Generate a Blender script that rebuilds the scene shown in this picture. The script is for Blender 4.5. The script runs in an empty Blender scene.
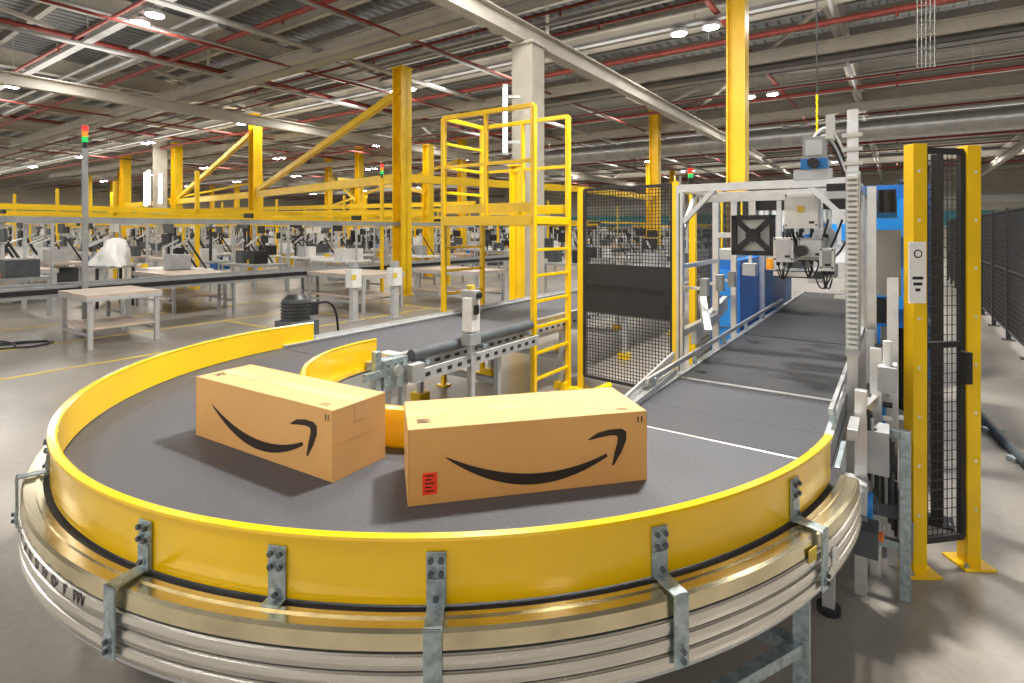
import bpy, math, random, bmesh
from mathutils import Vector, Matrix
random.seed(7)
S=bpy.context.scene
try:
    S.view_settings.view_transform='Standard'
    S.view_settings.look='None'
except Exception as e: print(e)
rad=math.radians
GR=55.0
# ---------------------------------------------------------------- materials
MC={}
def mat(name,col,rough=.5,metal=0.,var=.12,scale=6.,bump=0.,emit=0.,stretch=None,col2=None,spec=None,coat=0):
    if name in MC: return MC[name]
    m=bpy.data.materials.new(name); m.use_nodes=True
    nt=m.node_tree; b=nt.nodes['Principled BSDF']
    b.inputs['Roughness'].default_value=rough; b.inputs['Metallic'].default_value=metal
    if spec is not None: b.inputs['Specular IOR Level'].default_value=spec
    if coat: b.inputs['Coat Weight'].default_value=coat; b.inputs['Coat Roughness'].default_value=.12
    tc=nt.nodes.new('ShaderNodeTexCoord'); no=nt.nodes.new('ShaderNodeTexNoise')
    no.inputs['Scale'].default_value=scale; no.inputs['Detail'].default_value=4
    src=tc.outputs['Object']
    if stretch:
        mp=nt.nodes.new('ShaderNodeMapping'); mp.inputs['Scale'].default_value=stretch
        nt.links.new(src,mp.inputs['Vector']); src=mp.outputs['Vector']
    nt.links.new(src,no.inputs['Vector'])
    mx=nt.nodes.new('ShaderNodeMix'); mx.data_type='RGBA'
    c2=col2 if col2 else tuple(max(0,c*(1-var*2)) for c in col)
    c1=tuple(min(1,c*(1+var*.5)) for c in col)
    mx.inputs[6].default_value=(*c2,1); mx.inputs[7].default_value=(*c1,1)
    rp=nt.nodes.new('ShaderNodeValToRGB'); rp.color_ramp.elements[0].position=.3; rp.color_ramp.elements[1].position=.65
    nt.links.new(no.outputs['Fac'],rp.inputs['Fac']); nt.links.new(rp.outputs['Color'],mx.inputs[0])
    nt.links.new(mx.outputs[2],b.inputs['Base Color'])
    if bump:
        bp=nt.nodes.new('ShaderNodeBump'); bp.inputs['Strength'].default_value=bump; bp.inputs['Distance'].default_value=.01
        nt.links.new(no.outputs['Fac'],bp.inputs['Height']); nt.links.new(bp.outputs['Normal'],b.inputs['Normal'])
    if emit:
        b.inputs['Emission Color'].default_value=(*col,1); b.inputs['Emission Strength'].default_value=emit
        try: m.cycles.emission_sampling='NONE'
        except Exception as e: print(e)
    MC[name]=m; return m
YEL=mat('safety_yellow',(.95,.59,.0),.22,0,.04,3,coat=.6)
YEL2=mat('yellow_paint',(.90,.57,.004),.38,0,.06,2)
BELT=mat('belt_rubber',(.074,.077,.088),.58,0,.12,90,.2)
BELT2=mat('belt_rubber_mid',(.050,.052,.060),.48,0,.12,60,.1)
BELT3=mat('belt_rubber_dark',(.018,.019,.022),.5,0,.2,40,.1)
ALU=mat('aluminium',(.74,.74,.73),.3,.8,.06,12)
ALUF=mat('ribbed_aluminium',(.76,.74,.69),.26,.92,.08,3,stretch=(1,1,30))
ALUW=mat('aluminium_satin',(.56,.57,.58),.4,.45,.06,12)
PLATE=mat('brushed_plate',(.76,.67,.45),.2,.95,.1,8)
GALV=mat('galvanised_steel',(.43,.51,.54),.38,.65,.2,40)
DARK=mat('black_plastic',(.015,.015,.017),.45,0,.1,10)
BLK=mat('black_powder_coat',(.02,.02,.022),.5,0,.1,10)
CARD=mat('cardboard',(.66,.40,.17),.82,0,.025,3)
CARDD=mat('cardboard_edge',(.42,.24,.10),.85,0,.1,30)
TAPE=mat('packing_tape',(.68,.44,.22),.25,0,.03,10)
INK=mat('printed_ink',(.018,.014,.02),.6,0,.1,20)
RED=mat('red_label',(.85,.05,.02),.5,0,.05,20)
WHITE=mat('white_paint',(.74,.74,.72),.45,0,.05,5)
PAPER=mat('white_paper',(.82,.82,.8),.7,0,.03,5)
GREY=mat('machine_grey',(.36,.37,.37),.45,.1,.1,5)
DGREY=mat('dark_grey',(.08,.09,.10),.5,0,.15,6)
BLUE=mat('machine_blue',(.008,.14,.48),.4,0,.1,3)
BLUE2=mat('bright_blue',(.015,.23,.66),.4,0,.1,3)
WOOD=mat('table_laminate',(.56,.45,.37),.4,0,.08,4)
CEILB=mat('ceiling_beam_paint',(.50,.47,.41),.55,.0,.06,2)
CEILP=mat('ceiling_purlin_paint',(.40,.38,.34),.5,.1,.08,2)
TRAY=mat('cable_tray_zinc',(.36,.36,.35),.5,.2,.08,2)
DECK=mat('roof_deck_steel',(.25,.255,.26),.5,.2,.12,1)
DUCT=mat('duct_galvanised',(.42,.42,.41),.35,.6,.1,3)
REDP=mat('sprinkler_pipe_red',(.24,.035,.025),.5,0,.1,4)
CONC=mat('concrete_column',(.44,.41,.34),.8,0,.08,3,.1)
LAMP=mat('led_emitter',(1,.98,.93),.5,0,0,1,emit=60)
TUBE=mat('led_tube',(1,.97,.9),.5,0,0,1,emit=9)
LRED=mat('signal_red',(.9,.03,.02),.3,0,0,1,emit=1.2)
LGRN=mat('signal_green',(.02,.6,.12),.3,0,0,1,emit=.6)
LAMB=mat('signal_amber',(.9,.35,.02),.3,0,0,1,emit=.3)
SCRN=mat('display_screen',(.25,.5,.65),.2,0,.3,30,emit=.3)
TEAL=mat('teal_panel',(.06,.36,.40),.5,0,.1,1)
WALLM=mat('wall_cladding',(.62,.58,.50),.6,0,.1,.4)
ORANGE=mat('orange_plastic',(.8,.2,.02),.4,0,.05,5)
STAIN=mat('floor_marking_yellow',(.75,.55,.06),.5,0,.2,3)

FL=bpy.data.materials.new('polished_concrete'); FL.use_nodes=True
nt=FL.node_tree; b=nt.nodes['Principled BSDF']
tc=nt.nodes.new('ShaderNodeTexCoord'); n1=nt.nodes.new('ShaderNodeTexNoise'); n2=nt.nodes.new('ShaderNodeTexNoise')
n1.inputs['Scale'].default_value=.9; n1.inputs['Detail'].default_value=10; n2.inputs['Scale'].default_value=25; n2.inputs['Detail'].default_value=6
nt.links.new(tc.outputs['Object'],n1.inputs['Vector']); nt.links.new(tc.outputs['Object'],n2.inputs['Vector'])
ad=nt.nodes.new('ShaderNodeMath'); ad.operation='MULTIPLY_ADD'; ad.inputs[1].default_value=.35
nt.links.new(n2.outputs['Fac'],ad.inputs[0]); nt.links.new(n1.outputs['Fac'],ad.inputs[2])
rp=nt.nodes.new('ShaderNodeValToRGB'); rp.color_ramp.elements[0].position=.45; rp.color_ramp.elements[0].color=(.19,.172,.15,1)
rp.color_ramp.elements[1].position=.88; rp.color_ramp.elements[1].color=(.32,.295,.26,1)
nt.links.new(ad.outputs[0],rp.inputs['Fac']); nt.links.new(rp.outputs['Color'],b.inputs['Base Color'])
b.inputs['Roughness'].default_value=.3

# ---------------------------------------------------------------- builder
class B:
    def __init__(s,name,grid=True,loc=(0,0,0),rot=None):
        s.name=name; s.v=[];s.f=[];s.mi=[];s.sm=[];s.mats=[]
        s.M=Matrix.Rotation(rad(GR),4,'Z') if grid else Matrix.Identity(4)
        if rot is not None or loc!=(0,0,0):
            L=Vector(loc); L=s.M@L
            s.M=Matrix.Translation(L)@Matrix.Rotation(rad((GR if grid else 0)+(rot or 0)),4,'Z')
    def k(s,m):
        if m not in s.mats: s.mats.append(m)
        return s.mats.index(m)
    def add(s,vs,fs,m,smooth=False):
        o=len(s.v); s.v+= [Vector(q) for q in vs]
        for f in fs: s.f.append([i+o for i in f]); s.mi.append(s.k(m)); s.sm.append(smooth)
    def box(s,cx,cy,cz,sx,sy,sz,m,R=None):
        vs=[Vector((x*sx/2,y*sy/2,z*sz/2)) for x in(-1,1) for y in(-1,1) for z in(-1,1)]
        if R is not None: vs=[R@q for q in vs]
        c=Vector((cx,cy,cz)); vs=[q+c for q in vs]
        s.add(vs,[(0,1,3,2),(4,6,7,5),(0,4,5,1),(2,3,7,6),(0,2,6,4),(1,5,7,3)],m)
    def bb(s,x0,x1,y0,y1,z0,z1,m): s.box((x0+x1)/2,(y0+y1)/2,(z0+z1)/2,abs(x1-x0),abs(y1-y0),abs(z1-z0),m)
    def fr(s,p0,p1):
        p0=Vector(p0);p1=Vector(p1);d=(p1-p0);L=d.length;d.normalize()
        up=Vector((0,0,1)) if abs(d.z)<.95 else Vector((1,0,0))
        a=d.cross(up).normalized(); c=a.cross(d).normalized()
        return p0,p1,d,L,a,c
    def bar(s,p0,p1,w,h,m):
        p0,p1,d,L,a,c=s.fr(p0,p1)
        vs=[p+a*(i*w/2)+c*(j*h/2) for p in(p0,p1) for i in(-1,1) for j in(-1,1)]
        s.add(vs,[(0,1,3,2),(4,6,7,5),(0,4,5,1),(2,3,7,6),(0,2,6,4),(1,5,7,3)],m)
    def cyl(s,p0,p1,r,m,n=14,r2=None):
        p0,p1,d,L,a,c=s.fr(p0,p1); r2=r if r2 is None else r2
        vs=[]
        for p,q in((p0,r),(p1,r2)):
            for i in range(n):
                t=2*math.pi*i/n; vs.append(p+(a*math.cos(t)+c*math.sin(t))*q)
        s.add(vs,[(i,(i+1)%n,n+(i+1)%n,n+i) for i in range(n)],m,True)
        s.add(vs[:n],[tuple(range(n))[::-1]],m); s.add(vs[n:],[tuple(range(n))],m)
    def tube(s,pts,r,m,n=8):
        for i in range(len(pts)-1): s.cyl(pts[i],pts[i+1],r,m,n)
    def ibeam(s,p0,p1,w,h,m,tf=.03,tw=.03):
        a0=Vector(p0);a1=Vector(p1);z=Vector((0,0,h/2-tf/2))
        s.bar(a0+z,a1+z,w,tf,m);s.bar(a0-z,a1-z,w,tf,m);s.bar(a0,a1,tw,h-2*tf,m)
    def ring(s,cx,cy,r0,r1,z0,z1,a0,a1,m,n=96,smooth=True):
        P=[]
        for i in range(n+1):
            t=rad(a0+(a1-a0)*i/n);c_,s_=math.cos(t),math.sin(t)
            P.append([(cx+r0*c_,cy+r0*s_,z0),(cx+r1*c_,cy+r1*s_,z0),(cx+r1*c_,cy+r1*s_,z1),(cx+r0*c_,cy+r0*s_,z1)])
        for j in range(4):
            k=(j+1)%4; vs=[];fs=[]
            for p in P: vs+=[p[j],p[k]]
            for i in range(n): fs.append((2*i,2*i+1,2*i+3,2*i+2))
            s.add(vs,fs,m,smooth)
        s.add(P[0],[(0,1,2,3)],m);s.add(P[-1],[(3,2,1,0)],m)
    def prof(s,cx,cy,pr,a0,a1,m,n=120):
        k=len(pr)
        for j in range(k-1):
            vs=[];fs=[]
            for i in range(n+1):
                t=rad(a0+(a1-a0)*i/n)
                for (r,z) in (pr[j],pr[j+1]): vs.append((cx+r*math.cos(t),cy+r*math.sin(t),z))
            for i in range(n): fs.append((2*i,2*i+1,2*i+3,2*i+2))
            s.add(vs,fs,m,True)
    def done(s,bevel=0,parent=None):
        me=bpy.data.meshes.new(s.name); me.from_pydata([tuple(q) for q in s.v],[],s.f)
        for m in s.mats: me.materials.append(m)
        me.polygons.foreach_set('material_index',s.mi); me.polygons.foreach_set('use_smooth',s.sm)
        me.update()
        bm=bmesh.new();bm.from_mesh(me)
        bmesh.ops.recalc_face_normals(bm,faces=bm.faces);bm.to_mesh(me);bm.free()
        o=bpy.data.objects.new(s.name,me);S.collection.objects.link(o);o.matrix_world=s.M
        if bevel:
            md=o.modifiers.new('bevel','BEVEL');md.width=bevel;md.segments=2;md.limit_method='ANGLE'
        if parent: 
            o.parent=parent; o.matrix_parent_inverse=parent.matrix_world.inverted()
        return o
def G(x,y):
    c,s_=math.cos(rad(GR)),math.sin(rad(GR)); return (c*x+s_*y,-s_*x+c*y)
def empty(name,loc=(0,0,0)):
    e=bpy.data.objects.new(name,None);S.collection.objects.link(e);e.location=loc
    bpy.context.view_layer.update(); return e

# ---------------------------------------------------------------- shell
T0,T1,C0,C1=-14,75,-26,85
f=B('floor'); f.bb(T0,T1,C0,C1,-.2,0,FL); f.done()
f=B('ceiling'); 
vs=[];fs=[];n=int((C1-C0)/.35)
for i in range(n*4+1):
    q=i%4; y=C0+(i//4)*.35+[0,.13,.175,.305][q]; z=8.2+(0 if q in(0,1) else .09)
    vs+=[(T0,y,z),(T1,y,z)]
for i in range(n*4): fs.append((2*i,2*i+1,2*i+3,2*i+2))
f.add(vs,fs,DECK); f.bb(T0,T1,C0,C1,8.4,8.5,DECK); ceil=f.done()
w=B('wall_left'); w.bb(T0,T1,C1,C1+.3,0,8.2,WALLM); w.bb(T0,T1,C1-.1,C1,2.6,4.2,TEAL); w.done()
w=B('wall_back'); w.bb(T1,T1+.3,C0,C1,0,8.2,WALLM); w.bb(T1-.1,T1,C0,C1,2.2,3.8,TEAL); w.bb(T1-.15,T1-.1,-20,40,4.6,5.4,WHITE); w.done()
w=B('wall_right'); w.bb(T0,T1,C0-.3,C0,0,8.2,WALLM); w.bb(14,T1,C0,C0+.1,2.0,4.4,TEAL); w.done()

RS=empty('roof_structure')
e0,e1=C0+.4,C1-.4
r=B('roof_beams')
c=8.8-7.5*4
while c<C1-1:
    r.ibeam((T0+.2,c,7.35),(T1-.3,c,7.35),.28,.55,CEILB,.04,.04); c+=7.5
t=T0+1
while t<T1-1:
    r.ibeam((t,e0,7.85),(t,e1,7.85),.14,.32,CEILP if int(t)%3 else CEILB,.02,.02); t+=1.5
t=-10.5
while t<T1-1:
    r.ibeam((t,e0,7.2),(t,e1,7.2),.3,.5,CEILB,.04,.04); t+=12.5
r.ibeam((-4,5.6,5.35),(30,5.6,5.35),.22,.34,CEILB,.03,.03)
r.ibeam((3,20.2,5.95),(60,20.2,5.95),.26,.36,CEILB,.03,.03)
r.ibeam((-12,-5.5,6.3),(60,-5.5,6.3),.3,.4,CEILB,.03,.03)
r.ibeam((9.0,-20,6.5),(9.0,40,6.5),.2,.3,CEILB,.03,.03)
r.ibeam((16.0,-20,6.4),(16.0,60,6.4),.2,.3,CEILB,.03,.03)
r.ibeam((24.5,-20,6.4),(24.5,60,6.4),.2,.3,CEILB,.03,.03)
r.done(parent=RS)
r=B('roof_bracing')
t=-10.5
while t<60:
    c=8.8-7.5*3
    while c<70:
        r.bar((t,c,7.0),(t+12.5,c+7.5,7.0),.09,.09,CEILB)
        r.bar((t+6,c,7.0),(t+7.8,c+3.75,7.6),.08,.08,CEILP)
        r.bar((t+3,c+7.5,7.05),(t+3,c+9.5,7.7),.07,.07,CEILB); r.bar((t+9,c+7.5,7.05),(t+9,c+5.5,7.7),.07,.07,CEILB)
        c+=15
    t+=12.5
r.done(parent=RS)
r=B('sprinkler_pipes')
for i,t in enumerate([1.0,3.2,5.0,7.6,10.4,12.3,14.6,18.6,20.5,23,27,31.5,36,42,48,54]):
    z=6.55+.25*(i%2); r.cyl((t,e0,z),(t,e1,z),.04 if i%3 else .07,REDP,8)
    for c in range(-20,60,6): r.cyl((t,c,z),(t,c,7.8),.012,CEILB,5); r.cyl((t,c+2,z),(t,c+2,z-.15),.03,REDP,6)
for c in (3.5,18,33): r.cyl((T0+.3,c,6.9),(T1-.4,c,6.9),.07,REDP,8)
for c in (9.6,14,26,41): r.cyl((T0+.3,c,6.35),(T1-.4,c,6.35),.035,REDP,8)
for t in (6.6,11.9,20,34): r.cyl((t,e0,6.95),(t,e1,6.95),.05,TRAY,8)
for c in (1.2,10.5,14.8,24,40): r.cyl((T0+.3,c,6.7),(T1-.4,c,6.7),.045,TRAY,8)
r.done(parent=RS)
r=B('ventilation_duct'); r.cyl((25.8,e0,5.7),(25.8,18,5.7),.36,DUCT,20)
for c in range(-24,18,2): r.cyl((25.8,c,5.7),(25.8,c+.06,5.7),.39,DUCT,20)
for c in range(-24,18,4): r.cyl((25.8,c,5.9),(25.8,c,7.6),.015,CEILB,5)
r.cyl((11.2,e0,6.9),(11.2,2,6.9),.12,DUCT,14); r.cyl((17.8,e0,6.6),(17.8,14,6.6),.16,DUCT,14); r.cyl((7.2,14,7.0),(7.2,60,7.0),.14,DUCT,14)
r.done(parent=RS)
r=B('cable_tray')
rows=[-2.4,5.5,13.4,21.3,29.2,37.1,45]
for t in rows:
    r.bb(t-.1,t+.1,e0,80,6.72,6.74,TRAY); r.bb(t-.1,t-.09,e0,80,6.72,6.8,TRAY); r.bb(t+.09,t+.1,e0,80,6.72,6.8,TRAY)
    for c in range(-24,80,4): r.cyl((t,c,6.74),(t,c,7.7),.01,CEILB,5)
for t in (9.3,17.2): 
    r.bb(t-.2,t+.2,e0,80,6.3,6.32,TRAY); r.bb(t-.2,t-.19,e0,80,6.3,6.4,TRAY); r.bb(t+.19,t+.2,e0,80,6.3,6.4,TRAY)
for c in (7.4,12.5,17): r.bb(T0+.2,60,c-.12,c+.12,6.45,6.5,TRAY)
r.done(parent=RS)
lr=B('high_bay_lamps')
cs=[-16,-6,4,14,24,34,44,54,64]
RZ=Matrix.Rotation(rad(GR),4,'Z')
def area(t,c,z,sx,sy,e,up=False,col=(1,.96,.895)):
    L=bpy.data.lights.new('bay_or_fill_light','AREA');L.shape='RECTANGLE';L.size=sx;L.size_y=sy;L.energy=e;L.color=col  # shared by the bay lamps and the added fill strips
    o=bpy.data.objects.new('bay_or_fill_light',L);S.collection.objects.link(o)
    o.location=RZ@Vector((t,c,z)); o.rotation_euler=(rad(180) if up else 0,0,rad(GR))
    o.parent=RS
for t in rows:
    for c in cs:
        for dy in(-.38,.38):
            lr.cyl((t,c+dy,6.56),(t,c+dy,6.64),.20,GREY,16); lr.cyl((t,c+dy,6.545),(t,c+dy,6.56),.18,LAMP,16)
            lr.cyl((t,c+dy,6.64),(t,c+dy,6.72),.02,GREY,6)
for dy in(-.38,.38):
    lr.cyl((4.5,1.4+dy,6.56),(4.5,1.4+dy,6.64),.17,GREY,16); lr.cyl((4.5,1.4+dy,6.545),(4.5,1.4+dy,6.56),.13,LAMP,16); lr.cyl((4.5,1.4+dy,6.64),(4.5,1.4+dy,7.8),.02,GREY,6)
lr.done(parent=RS)
area(4.5,1.2,6.5,.4,.6,860)
for t in(-2.4,5.5):
    for c in(-6,4,14): area(t,c,6.5,.8,1.4,200 if t>0 else 220)
area(-9,3,6.5,1.5,20,580)
area(5.5,38,6.5,.8,40,1200); area(-2.4,36,6.5,.8,38,900)
for t in(13.4,21.3,29.2,37.1): area(t,25,6.5,.8,86,2800)
area(48,25,6.5,.8,90,3800); area(62,25,6.0,.8,90,4600)  # outermost strip is added fill for the dark back wall, no lamps there
area(30,72,6.0,70,.8,3000)  # added fill strip along the unlit left wall, not a lamp row
for t in(-2.4,5.5,13.4,21.3,29.2,37.1,50): area(t,25,6.15,1.6,90,950 if t<40 else 1700,True)  # upward fill strips added to brighten the ceiling, no fixtures modelled
Wd=bpy.data.worlds.new('World');S.world=Wd;Wd.use_nodes=True
Wd.node_tree.nodes['Background'].inputs[0].default_value=(1,.96,.9,1);Wd.node_tree.nodes['Background'].inputs[1].default_value=.95

# ---------------------------------------------------------------- curved conveyor
CX,CY=2.556,2.121
def ga(a): return a-GR
A0,A1=ga(-35),ga(-215)
HB=.80
root=empty('curved_belt_conveyor',tuple(RZ@Vector((CX,CY,0))))
k=B('belt'); k.ring(CX,CY,.945,1.90,HB-.03,HB,A0,A1,BELT,120,False); k.done(parent=root)
k=B('outer_guard')
k.prof(CX,CY,[(1.905,HB+.004),(1.905,HB+.165),(1.900,HB+.172),(1.908,HB+.178),(1.930,HB+.176),(1.932,HB+.168),(1.922,HB+.165),(1.922,HB+.004)],ga(-40),ga(-223),YEL,160)
k.ring(CX,CY,1.905,1.922,HB+.003,HB+.1775,ga(-39.9),ga(-40),YEL,2); k.ring(CX,CY,1.905,1.922,HB+.003,HB+.1775,ga(-223),ga(-223.1),YEL,2)
k.done(parent=root)
k=B('inner_guard')
k.prof(CX,CY,[(.915,HB-.1),(.915,HB+.165),(.91,HB+.175),(.93,HB+.178),(.94,HB+.165),(.935,HB+.0)],ga(-34),ga(-221),YEL)
k.prof(CX,CY,[(.934,HB+.004),(.934,HB+.16)],ga(-34),ga(-221),YEL)
k.ring(CX,CY,.915,.935,HB,HB+.175,ga(-33.8),ga(-34),YEL,2)
k.done(parent=root)
RO=2.0
k=B('side_frame')
k.ring(CX,CY,1.90,1.945,HB-.05,HB-.008,A0,A1,BLK,120)
k.ring(CX,CY,1.941,RO-.004,HB-.06,HB-.002,ga(-37),A1,PLATE,120)
k.ring(CX,CY,1.952,1.963,HB-.03,HB+.003,ga(-37),A1,PLATE,120)
k.prof(CX,CY,[(RO-.004,HB-.002),(RO+.004,HB-.010),(RO+.006,HB-.05)],ga(-37),A1,PLATE,140)
z=HB-.05
for i in range(3):
    k.prof(CX,CY,[(RO+.006,z),(RO,z-.004),(RO,z-.008),(RO+.009,z-.012),(RO+.011,z-.03),(RO+.009,z-.044)],ga(-37),A1,ALUF,140)
    z-=.044
k.prof(CX,CY,[(RO+.009,z),(RO-.006,z-.004),(RO-.006,z-.012),(RO-.05,z-.012)],ga(-37),A1,ALUF,140)
for zz in(HB-.054,HB-.098,HB-.142): k.ring(CX,CY,RO-.01,RO+.0025,zz-.004,zz+.001,ga(-37),A1,BLK,120)
k.ring(CX,CY,1.90,RO,HB-.20,HB-.185,ga(-37),A1,ALUW,120)
k.ring(CX,CY,.86,.91,HB-.22,HB-.03,A0,A1,ALUW,60)
k.ring(CX,CY,.86,.93,HB-.03,HB-.015,A0,A1,PLATE,60)
k.ring(CX,CY,.92,1.94,HB-.12,HB-.08,A0,A1,DGREY,80)
k.done(parent=root)
def pol(r,a,z): return (CX+r*math.cos(rad(a)),CY+r*math.sin(rad(a)),z)
br=B('guard_brackets')
def rbox(r0,r1,a,w,z0,z1,m,off=0):
    rr=(r0+r1)/2; R=Matrix.Rotation(rad(a),4,'Z')
    p=Vector(pol(rr,a,(z0+z1)/2))+R@Vector((0,off,0))
    br.box(p.x,p.y,p.z,abs(r1-r0),w,z1-z0,m,R)
def bolt(r,a,z,off=0):
    R=Matrix.Rotation(rad(a),4,'Z'); p=Vector(pol(r,a,z))+R@Vector((0,off,0)); d=R@Vector((1,0,0))
    br.cyl(p,p+d*.004,.012,GALV,12);br.cyl(p+d*.004,p+d*.013,.0075,DGREY,6)
RB=RO+.018
for wa,full in((-51.7,1),(-69.5,1),(-87.6,1),(-99.9,0),(-113,1),(-143,1),(-176,1),(-205,1)):
    a=ga(wa)
    rbox(1.924,1.930,a,.05,HB+.005,HB+.14,GALV)
    for o in(-.013,.013): bolt(1.930,a,HB+.123,o); bolt(1.930,a,HB+.09,o)
    if full:
        rbox(1.930,1.935,a,.044,HB+.0,HB+.075,GALV)
        rbox(1.930,RB+.006,a,.044,HB+.006,HB+.012,GALV)
        rbox(RB,RB+.006,a,.044,HB-.178,HB+.012,GALV)
        bolt(RB+.006,a,HB-.13);bolt(RB+.006,a,HB-.155); bolt(1.935,a,HB+.03)
    else:
        rbox(1.930,1.96,a,.05,HB+.002,HB+.008,GALV); bolt(1.93,a,HB+.02)
br.done(.0012,root)
st=B('face_stickers')
def sbox(a,w,z0,z1,r,m):
    R=Matrix.Rotation(rad(a),4,'Z'); p=pol(r,a,(z0+z1)/2); st.box(p[0],p[1],p[2],.002,w,z1-z0,m,R)
sbox(ga(-53.5),.05,HB-.07,HB-.03,RO+.012,STAIN)
sbox(ga(-49),.03,HB-.14,HB-.08,RO+.013,WHITE)
st.done(parent=root)
txt="transnorm"
for i,ch in enumerate(txt):
    a=ga(-134.5+i*2.1)
    cu=bpy.data.curves.new('letter','FONT');cu.body=ch;cu.size=.075;cu.extrude=.0006;cu.align_x='CENTER'
    cu.materials.append(INK)
    o=bpy.data.objects.new('letter_%d'%(i+1),cu);S.collection.objects.link(o)
    p=RZ@Vector(pol(RO+.0125,a,HB-.088))
    wa=a+GR
    M=Matrix.Translation(p)@Matrix.Rotation(rad(wa+90),4,'Z')@Matrix.Rotation(rad(90),4,'X')
    o.parent=root; o.matrix_parent_inverse=root.matrix_world.inverted(); o.matrix_world=M
lg=B('support_legs')
for wa in(-48,-75,-105,-165,-200):
    a=ga(wa)
    for rr in(1.90,.99):
        p=pol(rr,a,0); lg.bar((p[0],p[1],.03),(p[0],p[1],HB-.18),.05,.05,GALV); lg.cyl((p[0],p[1],0),(p[0],p[1],.03),.06,DARK,14)
    p=pol(1.90,a,.3);q=pol(.99,a,.3);lg.bar(p,q,.05,.05,GALV)
    p=pol(1.90,a,HB-.2);q=pol(.99,a,HB-.2);lg.bar(p,q,.05,.06,GALV)
for a_,b_ in((-48,-75),(-75,-105)):
    lg.bar(pol(1.90,ga(a_),.32),pol(1.90,ga(b_),.32),.04,.04,GALV)
    lg.bar(pol(1.7,ga(a_),.5),pol(1.7,ga(b_),.5),.04,.04,ALUW); lg.bar(pol(1.6,ga(a_),.45),pol(1.6,ga(b_),.45),.03,.03,DGREY)
lg.done(parent=root)

# ---------------------------------------------------------------- exit straight conveyor
ec=CY-1.41
x=B('straight_belt_conveyor')
HW=.432
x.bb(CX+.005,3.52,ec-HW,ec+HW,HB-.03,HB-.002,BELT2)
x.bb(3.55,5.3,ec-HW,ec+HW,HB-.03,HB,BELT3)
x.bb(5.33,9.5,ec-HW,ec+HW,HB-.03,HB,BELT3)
x.bb(3.52,3.55,ec-HW,ec+HW,HB-.03,HB+.002,ALU)
x.bb(CX-.010,CX+.003,ec-HW,ec+HW,HB-.03,HB+.002,ALU)
x.bb(2.93,2.935,ec-HW,ec+HW,HB-.02,HB,DGREY)
for sgn in(-1,1):
    y=ec+sgn*(HW+.022)
    x.bb(CX,9.5,y-.018,y+.018,HB-.17,HB+.012,ALUW)
    x.bb(CX+.1,9.5,y-.02,y+.02,HB-.10,HB-.09,BLK)
    x.bar((3.0,y,HB+.09),(7.5,y,HB+.09),.02,.03,ALU)
    for t in(3.1,3.9,4.7,5.5,6.3,7.1): x.bar((t,y,HB),(t,y,HB+.09),.03,.015,GALV)
    for t in(2.9,4.3,5.8,7.4,9.1):
        x.bar((t,y,.03),(t,y,HB-.17),.05,.05,ALUW); x.cyl((t,y,0),(t,y,.03),.05,DARK,12)
for t in(2.9,4.3,5.8,7.4,9.1): x.bar((t,ec-HW,.3),(t,ec+HW,.3),.05,.05,ALUW)
x.bb(CX,9.5,ec-HW,ec+HW,HB-.14,HB-.10,DGREY)
x.bar((2.62,ec+HW+.03,HB+.04),(3.6,ec+HW+.07,HB+.12),.015,.05,ALU)
x.bar((2.75,ec+HW+.01,HB+.02),(3.5,ec+HW+.03,HB+.04),.03,.03,ALU)
x.done(.001)

# ---------------------------------------------------------------- entry straight conveyor
nc=CY+1.41; HN=.465
x=B('infeed_belt_conveyor')
x.bb(CX+.01,11,nc-HN,nc+HN,HB-.03,HB,BELT)
for sgn in(-1,1):
    y=nc+sgn*(HN+.03)
    x.bb(CX,11,y-.02,y+.02,HB-.16,HB+.02,ALUW)
    x.bb(CX,11,y-.03,y+.03,HB+.02,HB+.03,ALU)
    for i in range(70):
        t=CX+.08+i*.12; x.bb(t,t+.06,y-.022,y+.022,HB-.10,HB-.075,BLK)
    for t in(2.9,4.1,5.3,7,9): 
        x.bar((t,y,.05),(t,y,HB-.16),.05,.05,ALUW); x.box(t,y,.04,.14,.14,.08,YEL2)
for t in(2.9,4.1,5.3,7,9): x.bar((t,nc-HN,.35),(t,nc+HN,.35),.05,.05,ALUW)
y=nc-HN-.12
x.cyl((CX+.35,y,HB+.02),(4.52,y,HB+.02),.045,DGREY,14)
for t in(3.0,3.7,4.4): x.bb(t,t+.05,y-.06,nc-HN,HB-.06,HB-.03,GALV)
x.bb(CX+.3,4.52,y-.10,y-.075,HB-.16,HB-.07,ALUW)
for i in range(13): x.bb(CX+.4+i*.12,CX+.45+i*.12,y-.103,y-.08,HB-.13,HB-.10,BLK)
x.bb(CX+.3,11,nc+HN+.03,nc+HN+.04,HB,HB+.06,ALUW)
x.done(.001)
x=B('belt_drive_unit')
x.box(CX+.05,nc-.7,HB-.02,.22,.10,.2,GALV); x.box(CX+.12,nc-.62,HB+.03,.1,.16,.12,ALUW); x.box(CX-.1,nc-.72,HB+.02,.05,.04,.26,GALV)
x.box(CX-.05,nc-.74,HB+.0,.35,.02,.05,GALV); x.box(CX+.2,nc-.78,HB-.04,.12,.06,.12,GREY)
x.cyl((CX+.05,nc-.78,HB),(CX+.05,nc-.6,HB),.035,ALU,14)
for i in range(4): x.cyl((CX-.02+i*.06,nc-.752,HB+.04),(CX-.02+i*.06,nc-.74,HB+.04),.01,DGREY,6)
x.bar((CX+.05,nc-.7,0),(CX+.05,nc-.7,HB-.1),.06,.06,ALUW)
x.done(.003)
x=B('photoelectric_sensor_post')
tx,cx=3.5,2.86
x.bar((tx,cx,0),(tx,cx,1.0),.05,.05,ALUW); x.box(tx,cx,1.06,.11,.10,.28,WHITE); x.box(tx,cx,1.22,.08,.14,.08,GREY)
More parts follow.
